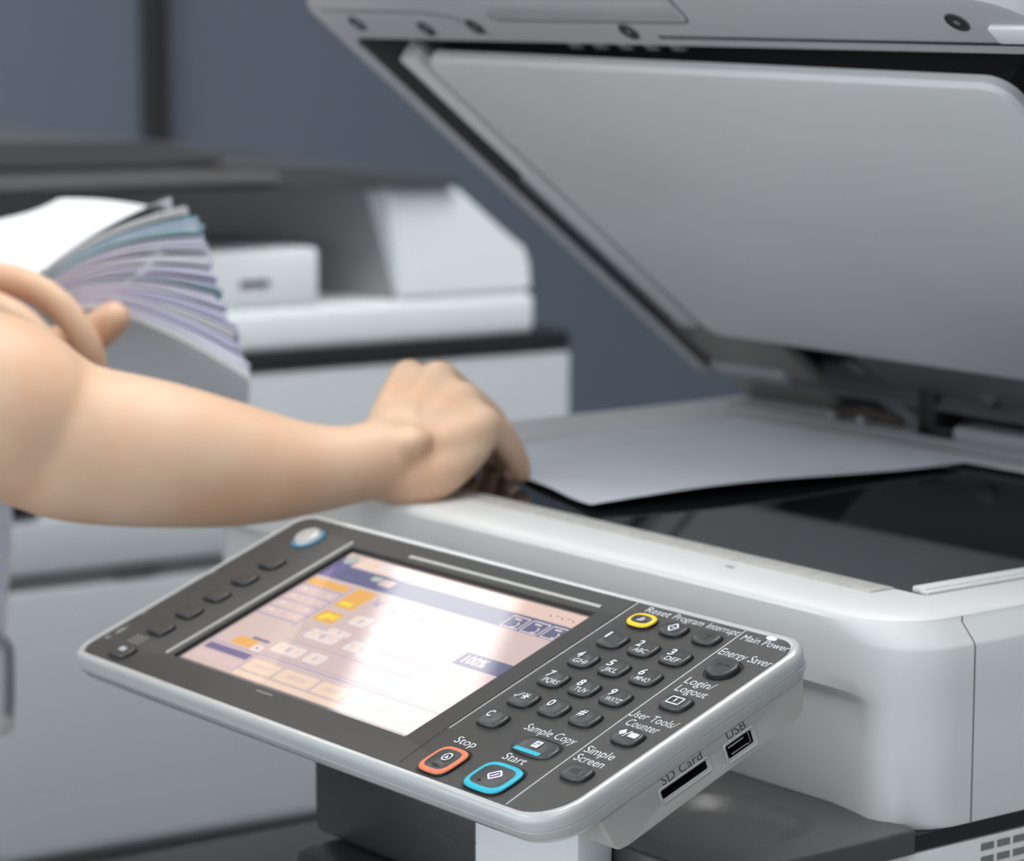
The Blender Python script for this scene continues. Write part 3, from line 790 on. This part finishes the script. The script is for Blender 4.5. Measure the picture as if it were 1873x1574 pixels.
# ================================================================== sheet on the glass
def paper_surface(name, fn, nu, nv, thick, m, parent=None, thin=None):
    bm = bmesh.new()
    top = [[bm.verts.new(fn(i / nu, j / nv)) for j in range(nv + 1)] for i in range(nu + 1)]
    nrm = (top[nu][0].co - top[0][0].co).cross(top[0][nv].co - top[0][0].co).normalized()
    if nrm.z > 0: nrm = -nrm
    bot = [[bm.verts.new(v.co + nrm * (thick if thin is None else thin + (thick - thin) * max(0, i / nu - .42) / .58)) for v in row] for i, row in enumerate(top)]
    for g_ in (top, bot):
        for i in range(nu):
            for j in range(nv): bm.faces.new((g_[i][j], g_[i + 1][j], g_[i + 1][j + 1], g_[i][j + 1]))
    def side(a, b): bridge(bm, a, b, closed=False)
    side(top[0], bot[0]); side(top[nu], bot[nu])
    side([r_[0] for r_ in top], [r_[0] for r_ in bot]); side([r_[nv] for r_ in top], [r_[nv] for r_ in bot])
    return new_obj(name, bm, m, parent, angle=60)
c00, c10, c11, c01 = V((-.512, .132, 0)), V((-.310, .070, 0)), V((-.293, .338, 0)), V((-.522, .3545, 0))
def sheet_fn(u, v):
    p = c00 * (1 - u) * (1 - v) + c10 * u * (1 - v) + c11 * u * v + c01 * (1 - u) * v
    p.z = .0012 + .009 * max(0, u - .35) ** 2 * (.35 + .65 * math.sin(v * math.pi * .9 + .5) ** 2) + .0012 * math.sin(u * 7 + v * 3) ** 2
    return p
o = paper_surface('paper_sheet', sheet_fn, 24, 24, .00025, M['paper_sheet'])
tag(o, 'single white sheet of paper lying on the copier glass under the hand', 'paper')


# ================================================================== person
per = empty('person', (-.775, -.43, FZ), 'person in short sleeves, bare forearm over the copier, holding a fanned paper bundle', 'person')
bm = bmesh.new()
L = look
# right arm: shoulder, elbow, forearm, wrist
elb = L(-85, 716, 1.53)
tube(bm, [(-.615, -.385, .315), (-.60, -.33, .235), (-.565, -.265, .14), elb + V((-.020, -.022, .026))], [.052, .048, .043, .033], 28)
tube(bm, [elb, L(0, 744, 1.535), L(80, 786, 1.545), L(150, 811, 1.55), L(300, 832, 1.56), L(450, 852, 1.575), L(560, 857, 1.585), L(640, 850, 1.592), L(700, 836, 1.60)],
     [.0465, .0474, .0438, .0422, .0390, .0325, .0255, .0215, .0215], 32)
blob(bm, L(752, 806, 1.592), .0095, (1.25, 1.25, .9))                      # wrist bone on the little finger side
# palm and back of the right hand
W = L(712, 832, 1.605)
MC = {'index': L(748, 692, 1.675), 'middle': L(802, 694, 1.655), 'ring': L(848, 732, 1.637), 'little': L(882, 776, 1.620)}
tube(bm, [W, L(725, 760, 1.64), MC['index']], [.0195, .0145, .0115], 20)
tube(bm, [W, L(760, 765, 1.63), MC['middle']], [.020, .0155, .0115], 20)
tube(bm, [W, L(785, 790, 1.62), MC['ring']], [.020, .0155, .0110], 20)
tube(bm, [W, L(795, 822, 1.612), MC['little']], [.0205, .0165, .0115], 20)
tube(bm, [L(700, 862, 1.600), L(775, 868, 1.605), L(845, 830, 1.615), L(885, 790, 1.622)], [.016, .0165, .013, .010], 20)      # outer edge of the palm
blob(bm, L(790, 770, 1.640), .021); blob(bm, L(740, 800, 1.62), .021)
tube(bm, [L(740, 790, 1.63), L(773, 700, 1.662)], [.0165, .0105], 18); tube(bm, [L(760, 800, 1.62), L(822, 722, 1.645)], [.0165, .0110], 18)
tube(bm, [L(765, 815, 1.615), L(864, 764, 1.628)], [.0165, .0110], 18); tube(bm, [L(720, 850, 1.603), L(840, 800, 1.62)], [.018, .014], 18)
# fingers
tube(bm, [MC['little'], L(908, 788, 1.628), L(928, 812, 1.636), L(944, 840, 1.644), L(953, 866, 1.650)], [.0108, .0092, .0082, .0074, .0062], 16)
tube(bm, [MC['ring'], L(893, 768, 1.652), L(912, 800, 1.668), L(925, 835, 1.682), L(928, 862, 1.690)], [.0112, .0098, .009, .008, .0068], 16)
tube(bm, [MC['middle'], L(856, 738, 1.685), L(888, 790, 1.712), L(903, 830, 1.728), L(905, 850, 1.735)], [.0115, .0100, .0092, .0082, .007], 16)
tube(bm, [MC['index'], L(800, 725, 1.715), L(835, 775, 1.745), L(850, 810, 1.76), L(852, 832, 1.768)], [.0115, .0100, .0090, .0080, .007], 16)
tube(bm, [L(725, 800, 1.64), L(760, 800, 1.675), L(800, 820, 1.69), L(850, 842, 1.70)], [.016, .0135, .0110, .0085], 16)
# left hand around the paper bundle
LW = L(-210, 640, 1.79)
tube(bm, [LW, L(-150, 590, 1.79), L(-90, 545, 1.785)], [.024, .026, .022], 20, flat=.75)
tube(bm, [L(-130, 530, 1.78), L(-30, 508, 1.768), L(45, 520, 1.762), L(105, 556, 1.762), L(145, 605, 1.765), L(168, 650, 1.772), L(176, 690, 1.78)],
     [.013, .0105, .0098, .0097, .0090, .0084, .0074], 18)
tube(bm, [L(-130, 570, 1.775), L(-40, 556, 1.748), L(18, 576, 1.738), L(66, 614, 1.738), L(108, 664, 1.746), L(126, 705, 1.756)],
     [.0135, .0105, .0101, .0098, .0090, .0080], 18)
tube(bm, [L(-130, 620, 1.77), L(-50, 600, 1.745), L(10, 622, 1.738), L(60, 670, 1.742), L(85, 715, 1.75)], [.013, .0112, .0105, .0098, .0085], 18)
tube(bm, [L(-120, 660, 1.775), L(-40, 650, 1.745), L(20, 690, 1.742)], [.012, .0102, .0088], 18)
tube(bm, [L(-60, 640, 1.80), L(60, 640, 1.80), L(130, 628, 1.795), L(178, 605, 1.79), L(207, 582, 1.785)], [.017, .014, .0125, .0120, .0108], 18)
# left forearm and upper arm
tube(bm, [LW, (-.865, -.24, .055), (-.90, -.31, .06)], [.022, .036, .042], 24)
tube(bm, [(-.90, -.31, .06), (-.925, -.36, .18), (-.935, -.395, .315)], [.042, .045, .052], 24)
# trunk, neck, head, legs
tube(bm, [(-.775, -.44, -.02), (-.775, -.43, .08), (-.775, -.43, .20), (-.775, -.42, .30), (-.775, -.41, .35)], [.15, .125, .135, .15, .10], 36, flatv=(0, 1, 0), flat=.62)
tube(bm, [(-.935, -.395, .318), (-.775, -.41, .345), (-.615, -.385, .318)], [.05, .058, .05], 24)
tube(bm, [(-.775, -.405, .34), (-.775, -.375, .44)], [.05, .047], 24)
hr = Matrix.Rotation(R(28), 3, 'X')
blob(bm, (-.775, -.352, .530), .088, (.86, 1.06, 1.12)); blob(bm, (-.775, -.318, .485), .058, (.9, .9, .95))
blob(bm, (-.775, -.262, .497), .012, (.8, 1, 1.3)); blob(bm, (-.853, -.36, .515), .018, (.4, .8, 1.2)); blob(bm, (-.697, -.36, .515), .018, (.4, .8, 1.2))
blob(bm, (-.775, -.272, .463), .014, (1.6, .5, .5))
for s in (-1, 1):
    tube(bm, [(-.775 + s * .075, -.44, -.03), (-.775 + s * .085, -.425, -.25), (-.775 + s * .09, -.43, -.46), (-.775 + s * .095, -.45, -.70), (-.775 + s * .1, -.46, -.89)], [.088, .072, .05, .047, .034], 24)
    tube(bm, [(-.775 + s * .1, -.475, -.92), (-.775 + s * .105, -.40, -.93), (-.775 + s * .11, -.32, -.935)], [.033, .032, .024], 20)
body_o = new_obj('body', bm, M['skin'], per)
remesh(body_o, .0020, 10, .5)
# fingernails seen
for c, n_, r_ in ((L(935, 868, 1.676), None, .0042),):
    bm = bmesh.new(); blob(bm, c, r_, (1, 1, 1.2)); new_obj('fingernail', bm, M['nail'], per)
for s in (-1, 1):
    bm = bmesh.new(); blob(bm, (-.775 + s * .031, -.268, .520), .0125, (1, .6, .7)); new_obj('eye', bm, M['print'], per)
bm = bmesh.new()
blob(bm, (-.775, -.372, .545), .096, (.9, 1.05, 1.12)); blob(bm, (-.775, -.43, .50), .06)
for v in list(bm.verts):
    if v.co.y > -.285 and v.co.z < .58: v.co.y = -.30
o = new_obj('hair', bm, M['hair'], per)
bm = bmesh.new()
tube(bm, [(-.775, -.44, -.05), (-.775, -.435, .05), (-.775, -.435, .18), (-.775, -.42, .30), (-.775, -.41, .352)], [.172, .150, .158, .168, .105], 40, flatv=(0, 1, 0), flat=.66, round_ends=False)
tube(bm, [(-.945, -.39, .315), (-.775, -.41, .345), (-.605, -.38, .315)], [.062, .07, .062], 24)
tube(bm, [(-.610, -.385, .315), (-.600, -.335, .24), (-.585, -.305, .19)], [.064, .062, .060], 28, round_ends=False)
tube(bm, [(-.94, -.395, .315), (-.93, -.375, .24), (-.925, -.365, .19)], [.064, .062, .060], 28, round_ends=False)
o = new_obj('shirt', bm, M['shirt'], per); remesh(o, .006, 6)
bm = bmesh.new()
tube(bm, [(-.775, -.44, -.12), (-.775, -.44, .0)], [.175, .165], 36, flatv=(0, 1, 0), flat=.68, round_ends=False)
for s in (-1, 1):
    tube(bm, [(-.775 + s * .078, -.44, -.06), (-.775 + s * .086, -.428, -.25), (-.775 + s * .09, -.432, -.46), (-.775 + s * .096, -.452, -.70), (-.775 + s * .1, -.465, -.90)], [.102, .090, .072, .064, .060], 26, round_ends=False)
o = new_obj('trousers', bm, M['trousers'], per); remesh(o, .007, 6)
for s in (-1, 1):
    bm = bmesh.new(); tube(bm, [(-.775 + s * .1, -.49, -.915), (-.775 + s * .105, -.40, -.922), (-.775 + s * .11, -.30, -.930)], [.043, .042, .030], 20)
    for v in bm.verts:
        if v.co.z < FZ + .001: v.co.z = FZ + .001
    new_obj('shoe', bm, M['black_matt'], per)


# ================================================================== paper bundle in the left hand
root = L(100, 560, 1.80)
bun = empty('paper_bundle', root, 'thick fanned bundle of white paper with edge shading tinted lavender held in the left hand', 'paper bundle')
NS = 44
def lerp(a, b, t): return a + (b - a) * t
ends = [(0, 322, 366), (.05, 350, 384), (.16, 366, 408), (.28, 382, 448), (.42, 392, 500), (.55, 404, 545), (.68, 426, 585), (.80, 440, 630), (.90, 452, 665), (1, 468, 690)]
ctrl = [(0, 185, 408), (.2, 200, 425), (.4, 215, 468), (.6, 235, 500), (.8, 245, 522), (1, 262, 566)]
def tab(T, t):
    for (t0, x0, y0), (t1, x1, y1) in zip(T[:-1], T[1:]):
        if t <= t1:
            k = (t - t0) / (t1 - t0); return lerp(x0, x1, k), lerp(y0, y1, k)
    return T[-1][1:]
FH = L(330, 600, 1) - CAM; FH.z = 0; FH.normalize()
pm = ['paper_lav_shade', 'paper_lav_shade', 'paper', 'paper_lav_shade', 'paper_vio_shade']  # lavender and violet stand in for shading on white sheets
for k in range(NS):
    t = k / (NS - 1)
    tj = min(1, max(0, t + .012 * math.sin(k * 1.9) + random.uniform(-.004, .004)))
    ex, ey = tab(ends, tj); qx, qy = tab(ctrl, tj)
    ex += random.uniform(-9, 7); ey += random.uniform(-2, 2)
    if k == 0: ex, ey = 312, 360
    sx, sy = lerp(85, 150, t), lerp(490, 562, t)
    lx, ly = lerp(-330, -320, t), lerp(548, 640, t)      # far left end, thin pile
    def fn(u, v, ex=ex, ey=ey, qx=qx, qy=qy, sx=sx, sy=sy, lx=lx, ly=ly, t=t, k=k):
        if u < .45:
            s = u / .45
            cx_, cy_ = sx - (qx - sx) * 1.0, sy - (qy - sy) * .8
            x = (1 - s) ** 2 * lx + 2 * s * (1 - s) * cx_ + s * s * sx
            y = (1 - s) ** 2 * ly + 2 * s * (1 - s) * cy_ + s * s * sy
            up = lerp(.028, lerp(-.01, -.070, s), t * t)
        else:
            s = (u - .45) / .55
            x = (1 - s) ** 2 * sx + 2 * s * (1 - s) * qx + s * s * ex
            y = (1 - s) ** 2 * sy + 2 * s * (1 - s) * qy + s * s * ey
            up = lerp(lerp(.028, -.070, t * t), lerp(-.024, -.075, t ** 1.3), s)
        p = L(x, y, 1.800)
        return p + FH * (.205 * v) + V((0, 0, up * v))
    m = pm[(k * 7 + k // 3) % 5]
    if k in (5, 7, 8): m = 'paper_teal'
    if k in (4, 9): m = 'paper_dteal'
    if k < 4: m = 'paper'
    if k in (22,): m = 'paper_dteal'
    if k in (29, 30): m = 'paper_vio_shade'
    if k > 40: m = 'paper'
    paper_surface('sheet', fn, 22, 5, .0019 if k > 1 else .0005, M[m], bun, thin=.0004)


# ================================================================== copier in the background
PH = R(5)
BM = Matrix.Translation((-1.3, .6, 0)) @ Matrix.Rotation(-PH, 4, 'Z') @ Matrix(((0, 1, 0, 0), (1, 0, 0, 0), (0, 0, 1, 0), (0, 0, 0, 1)))
# local frame: s along the visible face, q out of it towards the front copier, z up
bc = empty('printing_machine', (-1.45, .5, FZ), 'pale office printing machine with dark top deck and drawers standing behind the raised arm', 'printing machine')
def B(name, mats, *bx, parent=bc, bev=.004, fn=None):
    bm = bmesh.new()
    for b in bx: box(bm, *b, bev, 3, fn=fn)
    return new_obj(name, bm, mats, parent, BM)
B('cabinet', M['bgrey'], (-.70, .223, -.62, 0, -.478, -.063))
B('cabinet_base', M['black'], (-.72, .24, -.64, .012, FZ + .03, -.480))
B('drawer_front', mat('drawer_grey', rgb(196, 201, 205), .5), (-.69, -.02, 0, .006, -.2225, -.176), (-.69, .20, 0, .006, -.472, -.236))
B('drawer_groove', M['bshade'], (-.69, .0, -.001, .0025, -.236, -.2225))
B('drawer_handle', M['framedark'], (-.255, -.215, .002, .007, -.2335, -.2245))
B('dark_band', M['black'], (-.70, .222, -.60, .002, -.063, -.044))
B('paper_ledge', M['bwhite'], (-.70, .181, -.50, .004, -.044, -.006), bev=.008)
bm = bmesh.new()      # right hand block with a sloping end
prof = [(.037, -.006), (.179, -.006), (.177, .028), (.170, .036), (.102, .094), (.096, .097), (.026, .097)]
a = [bm.verts.new((s_, .002, z_)) for s_, z_ in prof]; b = [bm.verts.new((s_, -.46, z_)) for s_, z_ in prof]
bridge(bm, a, b); cap(bm, a); cap(bm, b)
bmesh.ops.bevel(bm, geom=[e for e in bm.edges], offset=.005, segments=3, affect='EDGES')
for v in bm.verts:
    if v.co.z > .03 and v.co.y > -.1: v.co.y -= (v.co.z - .03) * .10
new_obj('end_block', bm, M['bwhite'], bc, BM)
B('front_box', M['bwhite'], (-.30, -.047, -.20, .0, -.006, .047), bev=.006)
B('box_slot', M['framedark'], (-.128, -.099, -.001, .0015, .0145, .0205), bev=.0005)
bm = bmesh.new()      # curved inner wall of the recess
pts = [(-.75, -.33), (-.30, -.33), (-.18, -.31), (-.09, -.26), (-.02, -.17), (.02, -.07), (.036, -.012)]
a = [bm.verts.new((s_, q_, -.006)) for s_, q_ in pts]; b = [bm.verts.new((s_, q_, .10)) for s_, q_ in pts]
bridge(bm, a, b, closed=False)
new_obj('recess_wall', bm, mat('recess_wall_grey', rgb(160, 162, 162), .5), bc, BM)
def plate(name, prof, q0, q1, m, bev=.003):
    bm = bmesh.new()
    a = [bm.verts.new((s_, q0, z_)) for s_, z_ in prof]; b = [bm.verts.new((s_, q1, z_)) for s_, z_ in prof]
    bridge(bm, a, b); cap(bm, a); cap(bm, b)
    bmesh.ops.bevel(bm, geom=[e for e in bm.edges], offset=bev, segments=2, affect='EDGES')
    return new_obj(name, bm, m, bc, BM)
plate('top_deck', [(-.70, .106), (-.30, .106), (.094, .0975), (.094, .105), (-.05, .119), (-.15, .124), (-.70, .128)], -.50, .01, M['framedark'], .002)
plate('deck_rail', [(-.70, .110), (-.19, .110), (-.10, .108), (-.10, .116), (-.19, .121), (-.70, .124)], .011, .03, M['bshade'], .002)
plate('upper_tray', [(-.70, .130), (-.22, .126), (-.16, .126), (-.14, .132), (-.22, .147), (-.70, .158)], -.40, .012, M['framedark'], .002)
plate('tray_rim', [(-.17, .134), (-.02, .120), (.06, .110), (.06, .1125), (-.02, .1235), (-.17, .1395)], -.45, -.30, M['bshade'], .0008)
bm = bmesh.new(); box(bm, -.166, -.150, .0125, .016, .119, .1235, .0008); new_obj('warning_mark', bm, M['rust'], bc, BM)
bm = bmesh.new(); tube(bm, [(.183, -.02, -.016), (.190, -.02, -.004), (.183, -.02, .008)], .004, 10); new_obj('side_knob', bm, M['bshade'], bc, BM)
B('dark_recess', M['black_matt'], (-.42, -.325, -.001, .006, -.172, -.156), bev=.002)
for s_ in (-.66, .18):
    for q_ in (-.58, -.05):
        bm = bmesh.new(); tube(bm, [(s_, q_, FZ), (s_, q_, FZ + .032)], .02, 14, round_ends=False); new_obj('foot', bm, M['black'], bc, BM)

# ================================================================== trolley with a paper pile at the left edge
TD = 1.98
tp = L(-60, 1165, TD)
tr = empty('trolley', (tp.x, tp.y, FZ), 'grey metal trolley rail with rounded corner at the left edge of the photo', 'trolley')
def P_(x, y, d=TD): return L(x, y, d)
bm = bmesh.new()
tube(bm, [P_(-230, 1178), P_(-60, 1174), P_(-4, 1172), P_(9, 1180), P_(14, 1200), P_(14, 1290), P_(8, 1318), P_(-10, 1326), P_(-230, 1330)], .0042, 12)
new_obj('rail', bm, M['metal'], tr)
bm = bmesh.new(); tube(bm, [P_(-230, 1322), P_(-30, 1318), P_(4, 1322)], .008, 14)
new_obj('rail_sleeve', bm, M['shell'], tr)
z_ = P_(0, 1172).z
bm = bmesh.new()
q0 = P_(-8, 1176); dep = (q0 - CAM); dep.z = 0; dep.normalize(); side = V((dep.y, -dep.x, 0)) * (1 if dep.y * RV.x - dep.x * RV.y < 0 else -1)
def tb(x): return q0 + side * x[0] + dep * x[1] + V((0, 0, x[2]))
box(bm, 0, .34, 0, .23, -.006, 0, 0, fn=lambda c: tb(c)); new_obj('shelf', bm, M['metal'], tr, smooth=False)
for a_, b_ in ((.01, .01), (.33, .01), (.01, .22), (.33, .22)):
    bm = bmesh.new(); p = tb((a_, b_, -.006)); tube(bm, [(p.x, p.y, FZ), (p.x, p.y, p.z)], .007, 10, round_ends=False); new_obj('leg', bm, M['metal'], tr)
pile = empty('paper_pile', tb((.05, .1, .0012)), 'upright pile of white and lavender paper at the left edge below the elbow', 'paper pile')
for k in range(26):
    zz = .0016 + k * .0046
    w0 = -.013 + .0006 * math.sin(k * 2.1) + (0 if k > 16 else (16 - k) * .0004)
    bm = bmesh.new(); box(bm, w0, w0 + .297, .01, .22, zz, zz + .0042, 0, fn=lambda c: tb(c))
    new_obj('paper_ream', bm, M[('paper', 'paper_lav_shade', 'paper')[k % 3]], pile, smooth=False)
